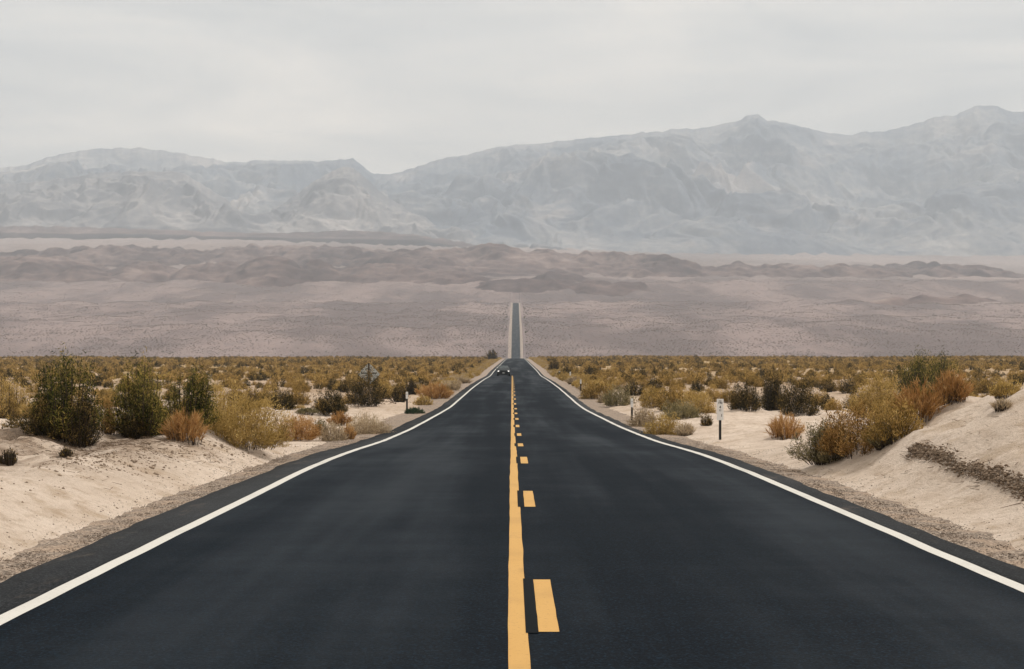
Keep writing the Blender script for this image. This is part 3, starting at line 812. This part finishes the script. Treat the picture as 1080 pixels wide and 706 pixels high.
# keep the sand flat round the white marker open
keep &= ~((pts[:, 1] < 62) & (np.abs(off) < 17) & (off > 0))
keep &= ~((pts[:, 1] < 62) & (off < 0) & (off > -13))
for (ox, oy, orad) in occupied:
    if oy > 30: keep &= np.hypot(pts[:, 0] - ox, (pts[:, 1] - oy) * .7) > orad + .7
pts = pts[keep]
order = np.argsort(pts[:, 1]); pts = pts[order]
z = ground(pts[:, 0], pts[:, 1])
ang = rng.uniform(0, 2 * np.pi, len(pts))
scl = rng.uniform(.45, 1.05, len(pts)) * np.interp(pts[:, 1], [40, 120, 400], [.85, .95, 1.05])
kindx = rng.choice(len(MID), len(pts), p=[.17, .16, .13, .12, .12, .14, .05, .11])
inframe = np.abs(pts[:, 0]) < .362 * pts[:, 1] + 1.0
single = np.zeros(len(pts), bool)
single[np.where(inframe)[0][:235]] = True
for i in np.where(single)[0]:
    mat, me = MID[kindx[i]]
    o = link('scrub_bush', me, None, (pts[i, 0], pts[i, 1], z[i] - .03))
    o.rotation_euler = (0, 0, ang[i]); o.scale = (scl[i] * rng.uniform(.85, 1.2), scl[i] * rng.uniform(.85, 1.2), scl[i])
    sd = 'left' if pts[i, 0] < xc(pts[i, 1]) else 'right'
    tag(o, f'{KIND_TXT[mat]} scattered on the sandy plain to the {sd} of the road', 'bush', f'{KIND_TXT[mat]}es on the plain {sd} of the road')

def gn_field(name, P, ang, scl, idx, meshes, label=None):
    """one object that scatters plant meshes over points"""
    me = bpy.data.meshes.new(name)
    me.vertices.add(len(P)); me.vertices.foreach_set('co', np.asarray(P, np.float32).ravel())
    for nm, arr, ty in (('rot', ang, 'FLOAT'), ('scl', scl, 'FLOAT'), ('idx', idx, 'INT')):
        at = me.attributes.new(nm, ty, 'POINT')
        at.data.foreach_set('value', np.asarray(arr, np.float32 if ty == 'FLOAT' else np.int32))
    o = link(name, me)
    tag(o, kind='stuff')
    if label: o['label'] = label
    src = bpy.data.collections.new(name + '_kinds')
    ng = bpy.data.node_groups.new(name, 'GeometryNodeTree')
    ng.interface.new_socket('Geometry', in_out='INPUT', socket_type='NodeSocketGeometry')
    ng.interface.new_socket('Geometry', in_out='OUTPUT', socket_type='NodeSocketGeometry')
    n, l = ng.nodes, ng.links
    gi = n.new('NodeGroupInput'); go = n.new('NodeGroupOutput'); j = n.new('GeometryNodeJoinGeometry')
    def attr(nm, ty):
        q = n.new('GeometryNodeInputNamedAttribute'); q.data_type = ty; q.inputs['Name'].default_value = nm
        return q.outputs['Attribute']
    comb = n.new('ShaderNodeCombineXYZ'); l.new(attr('rot', 'FLOAT'), comb.inputs['Z'])
    for k, pm in enumerate(meshes):
        so = bpy.data.objects.new(name + '_kind', pm)
        src.objects.link(so)
        oi = n.new('GeometryNodeObjectInfo'); oi.inputs['Object'].default_value = so; oi.inputs['As Instance'].default_value = True
        cmp = n.new('FunctionNodeCompare'); cmp.data_type = 'INT'; cmp.operation = 'EQUAL'
        l.new(attr('idx', 'INT'), cmp.inputs[2]); cmp.inputs[3].default_value = k
        ip = n.new('GeometryNodeInstanceOnPoints')
        l.new(gi.outputs[0], ip.inputs['Points']); l.new(cmp.outputs[0], ip.inputs['Selection'])
        l.new(oi.outputs['Geometry'], ip.inputs['Instance']); l.new(comb.outputs[0], ip.inputs['Rotation'])
        l.new(attr('scl', 'FLOAT'), ip.inputs['Scale'])
        l.new(ip.outputs[0], j.inputs[0])
    l.new(j.outputs[0], go.inputs[0])
    md = o.modifiers.new('scatter', 'NODES'); md.node_group = ng
    return o

LOW = []
for k, (mat, st, w, h) in enumerate([('leaf_olive', 'dome', 1.6, .9), ('leaf_olive', 'dome', 1.3, .8), ('leaf_gold', 'dome', 1.5, .7), ('leaf_olive', 'vase', 1.4, 1.0),
                                     ('leaf_dark', 'dome', 1.5, 1.0), ('leaf_olive', 'dome', 1.8, .9), ('leaf_gold', 'tuft', 1.4, .6), ('leaf_dark', 'vase', 1.4, 1.1)]):
    LOW.append(proto_mesh('far_scrub', 760 + k, st, w, h, 520, 60, .20, .075, mat))
rest = ~single
gn_field('scrub', np.stack([pts[rest, 0], pts[rest, 1], z[rest] - .03], -1), ang[rest], scl[rest], kindx[rest], LOW)

nv = 2600
vd = 105 + 545 * rng.uniform(0, 1, nv) ** 1.2; vs_ = rng.choice([-1, 1], nv)
vx = xc(vd) + vs_ * (np.where(vs_ < 0, edge_l(vd), edge_r(vd)) + gravel_w(vd) * rng.uniform(.75, 1.0, nv) + rng.exponential(.9, nv))
gn_field('verge_grass', np.stack([vx, vd, ground(vx, vd) - .03], -1), rng.uniform(0, 6.28, nv), rng.uniform(.3, .85, nv), rng.choice(3, nv, p=[.5, .3, .2]),
         [proto_mesh('verge_straw', 790, 'tuft', 1.2, .55, 300, 60, .26, .07, 'leaf_pale'), LOW[6], LOW[2]])

# grey scrub of the alluvial fan
GREY = [proto_mesh('fan_scrub', 800 + k, 'dome', 1.05, .5, 60, 20, .36, .20, m_) for k, m_ in enumerate(('leaf_grey', 'leaf_grey', 'leaf_dark'))]
fp = []
d0 = 1180.0
while d0 < 2760:
    c_ = 2.75 + (d0 - 1180) * .0011
    half = .44 * d0
    xs = np.arange(-half, half, c_)
    fp.append(np.stack([xs + rng.uniform(-.5, .5, len(xs)) * c_, d0 + rng.uniform(-.5, .5, len(xs)) * c_], -1))
    d0 += c_
fp = np.concatenate(fp)
off = np.abs(fp[:, 0] - xc(fp[:, 1]))
dn = fbm(fp[:, 0] / 140, fp[:, 1] / 60, 4, 520)
keep = (off > HALF + 5.0) & (rng.uniform(0, 1, len(fp)) < np.clip(.62 - dn * .7, .1, .95))
keep &= (rng.uniform(0, 1, len(fp)) > sstep(2450, 2740, fp[:, 1]))
fp = fp[keep]
idx = rng.choice(3, len(fp), p=[.5, .485, .015])
gn_field('scrub', np.stack([fp[:, 0], fp[:, 1], ground(fp[:, 0], fp[:, 1]) - .05], -1), rng.uniform(0, 6.28, len(fp)), rng.uniform(.5, 1.35, len(fp)), idx, GREY)
# darker bushes that line the far stretch of road
q = rng.uniform(1240, 1960, 110); sgn = rng.choice([-1, 1], 110)
qx = xc(q) + sgn * (HALF + 6.0 + rng.exponential(2.5, 110))
gn_field('scrub', np.stack([qx, q, ground(qx, q) - .05], -1), rng.uniform(0, 6.28, 110), rng.uniform(.9, 1.9, 110), np.full(110, 0), [GREY[2]])

# ------------------------------------------------------------------ stones, clods and twigs on the sand
def chunks(name, P, size, mat, flat=.65):
    n = len(P)
    o = np.array([(1, 0, 0), (-1, 0, 0), (0, 1, 0), (0, -1, 0), (0, 0, 1), (0, 0, -1)], float)
    f = np.array([(0, 2, 4), (2, 1, 4), (1, 3, 4), (3, 0, 4), (2, 0, 5), (1, 2, 5), (3, 1, 5), (0, 3, 5)])
    V = o[None] * rng.uniform(.6, 1.25, (n, 6, 1)) + rng.normal(0, .12, (n, 6, 3))
    an = rng.uniform(0, 6.28, n); c, s = np.cos(an)[:, None], np.sin(an)[:, None]
    x = V[..., 0] * c - V[..., 1] * s; y = V[..., 0] * s + V[..., 1] * c
    V = np.stack([x, y, V[..., 2] * flat], -1) * np.asarray(size)[:, None, None] + np.asarray(P)[:, None, :]
    F = f[None] + (np.arange(n) * 6)[:, None, None]
    return tag(link(name, mesh_np(name, V.reshape(-1, 3), F.reshape(-1, 3), 3, mat)), kind='stuff')

def on(P2, lift=0.0):
    P2 = np.asarray(P2)
    return np.stack([P2[:, 0], P2[:, 1], ground(P2[:, 0], P2[:, 1]) + lift], -1)

n = 16000
d = 8 + 34 * rng.uniform(0, 1, n) ** 1.3; sg = rng.choice([-1, 1], n)
w = gravel_w(d)
aout = np.abs(rng.normal(0, .5, n)) * w + .02
x = xc(d) + sg * (np.where(sg < 0, edge_l(d), edge_r(d)) + aout)
zz = np.maximum(ground(x, d), prof(d) - .028 - .075 * np.clip(aout / (w + .35), 0, 1) ** 2)
chunks('gravel', np.stack([x, d, zz], -1), rng.uniform(.005, .014, n) * (1 + .8 * (rng.uniform(0, 1, n) > .95)), M['stone'])

n = 2600
x = -rng.uniform(4.6, 12, n); d = rng.uniform(13, 31, n)
cl_ = fbm(x * .8, d * .5, 3, 610)
k = cl_ > .2
chunks('rubble', on(np.stack([x[k], d[k]], -1)), rng.uniform(.005, .03, k.sum()) * rng.uniform(.4, 1, k.sum()), M['stone_dark'])
# band of stones below the left shrubs, little heap by the sign
def band(pix, n, spread, smin, smax, mat, name='rubble', lift=0.0):
    Q = np.array([hit(*p) for p in pix])
    t = rng.uniform(0, len(Q) - 1, n); i = np.clip(t.astype(int), 0, len(Q) - 2); f_ = (t - i)[:, None]
    P = Q[i] * (1 - f_) + Q[i + 1] * f_
    P = P + rng.normal(0, 1, (n, 2)) * np.asarray(spread)
    return P, rng.uniform(smin, smax, n)
P, s = band([(70, 488), (110, 486), (160, 480), (220, 474), (262, 474)], 1000, (.30, .6), .005, .016, None)
s = s * (1 + rng.pareto(2.6, len(s)).clip(0, 2.2))
chunks('rubble', on(P), s, M['stone_dark'])
P, s = band([(372, 432), (395, 424), (412, 426)], 70, (.6, 1.2), .05, .15, None)
chunks('rubble', on(P), s, M['stone_dark'])
P, s = band([(964, 476), (975, 478), (1000, 487), (1040, 502), (1080, 517), (1110, 530)], 2200, (.05, .13), .006, .034, None)
chunks('debris', on(P, .004) + np.stack([0 * s, 0 * s, rng.uniform(0, .05, len(s))], -1), s * rng.uniform(.5, 1.2, len(s)), M['stone_dark'])

def twigs(name, P, L, r, mat):
    n = len(P)
    an = rng.uniform(0, np.pi, n); el = rng.normal(0, .22, n)
    dv = np.stack([np.cos(an) * np.cos(el), np.sin(an) * np.cos(el), np.sin(el)], -1) * np.asarray(L)[:, None]
    pr = np.stack([-np.sin(an), np.cos(an), 0 * an], -1) * np.asarray(r)[:, None]
    up = np.array([0, 0, 1.0])[None] * np.asarray(r)[:, None] * 1.6
    a0, a1 = P - dv / 2, P + dv / 2 + rng.normal(0, .01, (n, 3))
    V = np.stack([a0 - pr, a0 + pr, a0 + up, a1 - pr * .5, a1 + pr * .5, a1 + up * .5], 1)
    f = np.array([(0, 1, 4, 3), (1, 2, 5, 4), (2, 0, 3, 5)])
    F = f[None] + (np.arange(n) * 6)[:, None, None]
    return tag(link(name, mesh_np(name, V.reshape(-1, 3), F.reshape(-1, 4), 4, mat)), kind='stuff')
P, s = band([(964, 476), (975, 478), (1000, 487), (1040, 502), (1080, 517), (1110, 530)], 330, (.08, .2), .06, .22, None)
tw1 = (on(P, .02), s, np.full(len(s), .006))
n = 1500
x = -rng.uniform(5.0, 12, n); d = rng.uniform(18, 31, n)
k = fbm(x * .6, d * .6, 3, 640) > .10
P2 = np.stack([x[k], d[k]], -1); L2 = rng.uniform(.02, .13, len(P2))
P3, s3 = band([(40, 470), (75, 474), (115, 470), (180, 470)], 1300, (.6, .8), .02, .17, None)
P4, s4 = band([(880, 495), (930, 507), (985, 497)], 45, (.35, .5), .03, .14, None)
P5, s5 = band([(1000, 450), (1040, 440), (1070, 452)], 45, (.35, .8), .03, .15, None)
allP = np.concatenate([tw1[0], on(P2, .012), on(P3, .015), on(P4, .01), on(P5, .012)])
allL = np.concatenate([tw1[1], L2, s3, s4, s5])
twigs('twig_litter', allP, allL, np.clip(allL * .03, .002, .006), M['twig'])

# ------------------------------------------------------------------ signs and posts
def text_mesh(s, size):
    c = bpy.data.curves.new('lettering', 'FONT'); c.body = s; c.size = size
    c.align_x = 'CENTER'; c.align_y = 'CENTER'; c.extrude = .001; c.offset = size * .02
    o = bpy.data.objects.new('lettering', c); COL.objects.link(o)
    dg = bpy.context.evaluated_depsgraph_get(); dg.update()
    me = bpy.data.meshes.new_from_object(o.evaluated_get(dg))
    bpy.data.objects.remove(o); bpy.data.curves.remove(c)
    return me

def milepost():
    x, d = hit(759.5, 464); s = d / FPX
    root = empty('mile_marker', (x, d, float(ground(x, d))), R(2))
    tag(root, 'narrow white milepost sign with black lettering on a black post by the right verge', 'road sign')
    H = (464 - 421) * s
    pl_h = 22.5 * s; pl_w = 7.2 * s
    BM().box((0, 0, (H - pl_h) / 2 - .12), (2.6 * s, .035, H - pl_h + .24), .004).box((0, .02, H - pl_h / 2 - .02), (2.0 * s, .02, pl_h - .06)).done('post', M['post_black'], root)
    plate = BM().box((0, -.001, H - pl_h / 2), (pl_w, .006, pl_h), .002).done('plate', M['plate_white'], root)
    rows = [('INY', .40, .050, 0), ('190', .31, .085, 0), ('4', .11, .105, 0), ('77', -.05, .072, 0), ('1', -.28, .11, .22)]
    for tx, fy, sz, fx in rows:
        me = text_mesh(tx, sz * pl_h / .62); me.materials.append(M['ink'])
        t = link('lettering', me, plate, (fx * pl_w, -.0065, H - pl_h / 2 + fy * pl_h))
        t.rotation_euler = (R(90), 0, 0)
milepost()

def diamond_sign():
    px, d = 389.0, 92.0
    x = (px - CX) / FPX * d; s = d / FPX
    z0 = float(ground(x, d)); ztop = EYE - (383 - HY) * s
    side = 23.5 * s / math.sqrt(2)
    root = empty('warning_sign', (x, d, z0), R(-3))
    tag(root, 'diamond road sign seen from its grey metal back, behind a dark rounded bush', 'road sign')
    hd = 23.5 * s / 2; zc = ztop - z0 - hd
    c = .06; pts_ = []
    for k in range(4):
        a = k * math.pi / 2
        for da in (-c, c):
            pts_.append(((hd - .03) * math.sin(a + da), 0.0, zc + (hd - .03) * math.cos(a + da)))
    BM().prism(pts_, (0, .004, 0)).done('plate', M['alu'], root)
    BM().box((0, -.05, (ztop - z0) / 2 - .15), (.10, .09, ztop - z0 + .3), .006).done('post', M['wood'], root)
    for zz_ in (zc + .02, ):
        BM().box((0, -.004, zz_ + 0.04), (hd * 1.45, .008, .07), .002).done('brace', M['car_black'], root)
    for dz_ in (.25, -.25):
        BM().cyl((0, -.1, zc + dz_), .014, .02, 'Y', 10).done('bolt', M['rim'], root)
diamond_sign()

def marker_post(px, base, top, label, white=.4, wpx=2.2):
    x, d = hit(px, base); s = d / FPX; H = (base - top) * s; w = max(.07, wpx * s)
    root = empty('marker_post', (x, d, float(ground(x, d))), R(4))
    tag(root, label, 'marker post')
    hw = H * white
    BM().box((0, 0, (H - hw) / 2 - .1), (w * .8, .03, H - hw + .2), .004).done('post', M['post_black'], root)
    pts_ = [(-w / 2, -.012, H - hw), (w / 2, -.012, H - hw), (w / 2, -.012, H - .02), (w / 2 - .015, -.012, H), (-w / 2 + .015, -.012, H), (-w / 2, -.012, H - .02)]
    pl = BM().prism(pts_, (0, .03, 0)).done('plate', M['plate_white'], root)
    BM().cyl((0, -.016, H - hw * .35), w * .28, .006, 'Y', 14).done('reflector', M['alu'], pl)
    return root
marker_post(666.5, 448.5, 420.5, 'black post with white upper half on the right gravel verge, nearest the camera', .33, 2.6)
marker_post(612.5, 413, 400.5, 'thin dark marker post with pale top, second along the right verge', .35, 1.7)
marker_post(601.5, 401, 392.5, 'tiny pale-topped marker post among dark bushes, third along the right verge', .5, 1.5)
marker_post(590.2, 399, 391.5, 'tiny marker post at the right road edge, farthest along the verge', .4, 1.3)
marker_post(429.2, 432.5, 413.5, 'grey marker post with pale top behind the green mat plant on the left', .38, 2.4)

# ------------------------------------------------------------------ the oncoming car
def car():
    px, base = 531.0, 398.0
    x, d = hit(px, base + .3)
    d = 203.0; x = (px - CX) / FPX * d
    root = empty('car', (x, d, float(prof(d)) + .002), 0)
    tag(root, 'dark blue-grey car with lit headlights driving toward the camera in the left lane', 'car')
    # stations along the length: y, half-width, sill, shoulder height, roof height, roof half-width
    st = [(0.0, .70, .42, .66, .68, .60), (.06, .80, .30, .74, .78, .68), (.35, .89, .24, .80, .88, .76), (.9, .92, .22, .86, .95, .80), (1.25, .925, .22, .90, 1.00, .80),
          (1.55, .925, .22, .93, 1.18, .72), (2.05, .925, .22, .95, 1.44, .62), (2.5, .925, .22, .96, 1.50, .61), (3.2, .925, .22, .97, 1.48, .60), (3.75, .92, .24, .98, 1.28, .62), (4.1, .90, .28, .97, 1.02, .70),
          (4.45, .84, .36, .92, .95, .70), (4.55, .74, .45, .84, .86, .62)]
    V, F = [], []
    for (y, hw, zs, zb, zt, hr) in st:
        half = [(hw * .86, zs), (hw * .97, zs + .10), (hw, (zs + zb) / 2), (hw * .985, zb), (hr, zt - .05 * (zt - zb)), (hr * .8, zt), (0, zt + .015)]
        ring = [(-a_, y, b_) for a_, b_ in half] + [(a_, y, b_) for a_, b_ in half[-2::-1]]
        V += ring
    m_ = 13
    for i in range(len(st) - 1):
        for k in range(m_):
            F.append((i * m_ + k, i * m_ + (k + 1) % m_, (i + 1) * m_ + (k + 1) % m_, (i + 1) * m_ + k))
    me = bpy.data.meshes.new('body'); e = (len(st) - 1) * m_
    me.from_pydata(V, [], F + [tuple(range(m_))[::-1], tuple(e + k for k in range(m_))]); me.update()
    for p in me.polygons: p.use_smooth = True
    me.materials.append(M['car_paint'])
    body = link('body', me, root)
    # windscreen, rear glass, side glass: thin panes just proud of the body
    BM().prism([(-.74, 1.34, 1.045), (.74, 1.34, 1.045), (.58, 2.0, 1.425), (-.58, 2.0, 1.425)], (0, -.012, .02)).done('windscreen', M['glass'], root)
    BM().prism([(-.62, 4.05, 1.06), (.62, 4.05, 1.06), (.54, 3.45, 1.42), (-.54, 3.45, 1.42)], (0, .012, .02)).done('rear_window', M['glass'], root)
    for sg_ in (-1, 1):
        BM().prism([(sg_ * .90, 1.75, .99), (sg_ * .90, 2.62, 1.0), (sg_ * .665, 2.6, 1.42), (sg_ * .675, 2.15, 1.40)], (sg_ * .03, 0, .012)).done('side_window', M['glass'], root)
        BM().prism([(sg_ * .90, 2.7, 1.0), (sg_ * .90, 3.6, 1.01), (sg_ * .66, 3.4, 1.38), (sg_ * .665, 2.68, 1.42)], (sg_ * .03, 0, .012)).done('side_window', M['glass'], root)
        BM().box((sg_ * .70, .06, .69), (.24, .10, .10), .03).done('headlight', M['lamp'], root)
        BM().box((sg_ * .98, 1.62, 1.02), (.20, .10, .13), .03).done('wing_mirror', M['car_paint'], root)
        BM().box((sg_ * .66, 4.54, .80), (.28, .06, .12), .02).done('tail_light', M['car_black'], root)
        for y in (.85, 3.55):
            w_ = empty('wheel', (sg_ * .82, y, .33)); w_.parent = root
            BM().cyl((0, 0, 0), .33, .22, 'X', 28).done('tyre', M['tyre'], w_)
            BM().cyl((sg_ * .112, 0, 0), .21, .012, 'X', 20).done('rim', M['rim'], w_)
    BM().box((0, .0, .62), (.80, .06, .16), .02).done('grille', M['car_black'], root)
    BM().box((0, .02, .30), (1.5, .14, .24), .05).done('bumper', M['car_black'], root)
    BM().box((0, -.045, .45), (.30, .01, .15), .003).done('licence_plate', M['alu'], root)
car()

# ------------------------------------------------------------------ haze
def haze():
    x0, x1, y0, y1, z0, z1 = -4600, 4600, -90, 8600, -4, 2050
    v = [(x, y, z) for z in (z0, z1) for y in (y0, y1) for x in (x0, x1)]
    f = [(0, 2, 3, 1), (4, 5, 7, 6), (0, 1, 5, 4), (2, 6, 7, 3), (0, 4, 6, 2), (1, 3, 7, 5)]
    me = bpy.data.meshes.new('haze'); me.from_pydata(v, [], f); me.update()
    m, n, l = new_mat('haze_air')
    p = n.new('ShaderNodeVolumePrincipled')
    p.inputs['Color'].default_value = HAZE_COL
    p.inputs['Density'].default_value = HAZE_DENS
    p.inputs['Anisotropy'].default_value = 0.0
    o = n.new('ShaderNodeOutputMaterial'); l.new(p.outputs[0], o.inputs['Volume'])
    me.materials.append(m)
    tag(link('haze', me), kind='stuff')
HAZE_COL = (.725, .82, .93, 1); HAZE_DENS = .00016
haze()

# ------------------------------------------------------------------ light
SUN_EL, SUN_AZ = 52.0, 50.0      # azimuth clockwise from the view direction (+Y)
sd = bpy.data.lights.new('sun', 'SUN'); sd.energy = 3.2; sd.angle = R(2.0); sd.color = (1, .94, .86)
so = bpy.data.objects.new('sun', sd); COL.objects.link(so)
from mathutils import Vector
dirv = Vector((math.sin(R(SUN_AZ)) * math.cos(R(SUN_EL)), math.cos(R(SUN_AZ)) * math.cos(R(SUN_EL)), math.sin(R(SUN_EL))))
so.rotation_euler = dirv.to_track_quat('Z', 'Y').to_euler()
so.location = (0, 0, 60)

w = bpy.data.worlds.new('World'); scene.world = w; w.use_nodes = True
n, l = w.node_tree.nodes, w.node_tree.links
n.clear()
sky = n.new('ShaderNodeTexSky'); sky.sky_type = 'NISHITA'; sky.sun_disc = False
sky.sun_elevation = R(SUN_EL); sky.sun_rotation = R(SUN_AZ); sky.dust_density = 4.0; sky.air_density = 1.0
bg = n.new('ShaderNodeBackground'); bg.inputs[1].default_value = .10
l.new(sky.outputs[0], bg.inputs[0])
# thin high overcast
tc = n.new('ShaderNodeTexCoord')
mp = n.new('ShaderNodeMapping'); mp.inputs['Scale'].default_value = (1.0, 1.0, 5.0); l.new(tc.outputs['Generated'], mp.inputs['Vector'])
c1 = n.new('ShaderNodeTexNoise'); c1.inputs['Scale'].default_value = 3.2; c1.inputs['Detail'].default_value = 7; c1.inputs['Roughness'].default_value = .58
c1.inputs['Distortion'].default_value = .4
l.new(mp.outputs[0], c1.inputs['Vector'])
cr = ramp(n, [(.32, (.66, .63, .575)), (.5, (1.0, .91, .785)), (.68, (1.38, 1.20, .99))]); l.new(c1.outputs['Fac'], cr.inputs[0])
bc = n.new('ShaderNodeBackground'); bc.inputs[1].default_value = .88; l.new(cr.outputs[0], bc.inputs[0])
mx = n.new('ShaderNodeMixShader'); mx.inputs[0].default_value = .86
l.new(bg.outputs[0], mx.inputs[1]); l.new(bc.outputs[0], mx.inputs[2])
wo = n.new('ShaderNodeOutputWorld'); l.new(mx.outputs[0], wo.inputs['Surface'])

# ------------------------------------------------------------------ render settings
scene.render.engine = 'CYCLES'
cy = scene.cycles
cy.use_denoising = True
cy.max_bounces = 5; cy.diffuse_bounces = 3; cy.glossy_bounces = 2; cy.transmission_bounces = 3; cy.volume_bounces = 1; cy.transparent_max_bounces = 6
cy.use_adaptive_sampling = True; cy.adaptive_threshold = .01
vs = scene.view_settings
vs.view_transform = 'Standard'; vs.look = 'None'; vs.exposure = 0.25; vs.gamma = 1.0; vs.use_curve_mapping = False
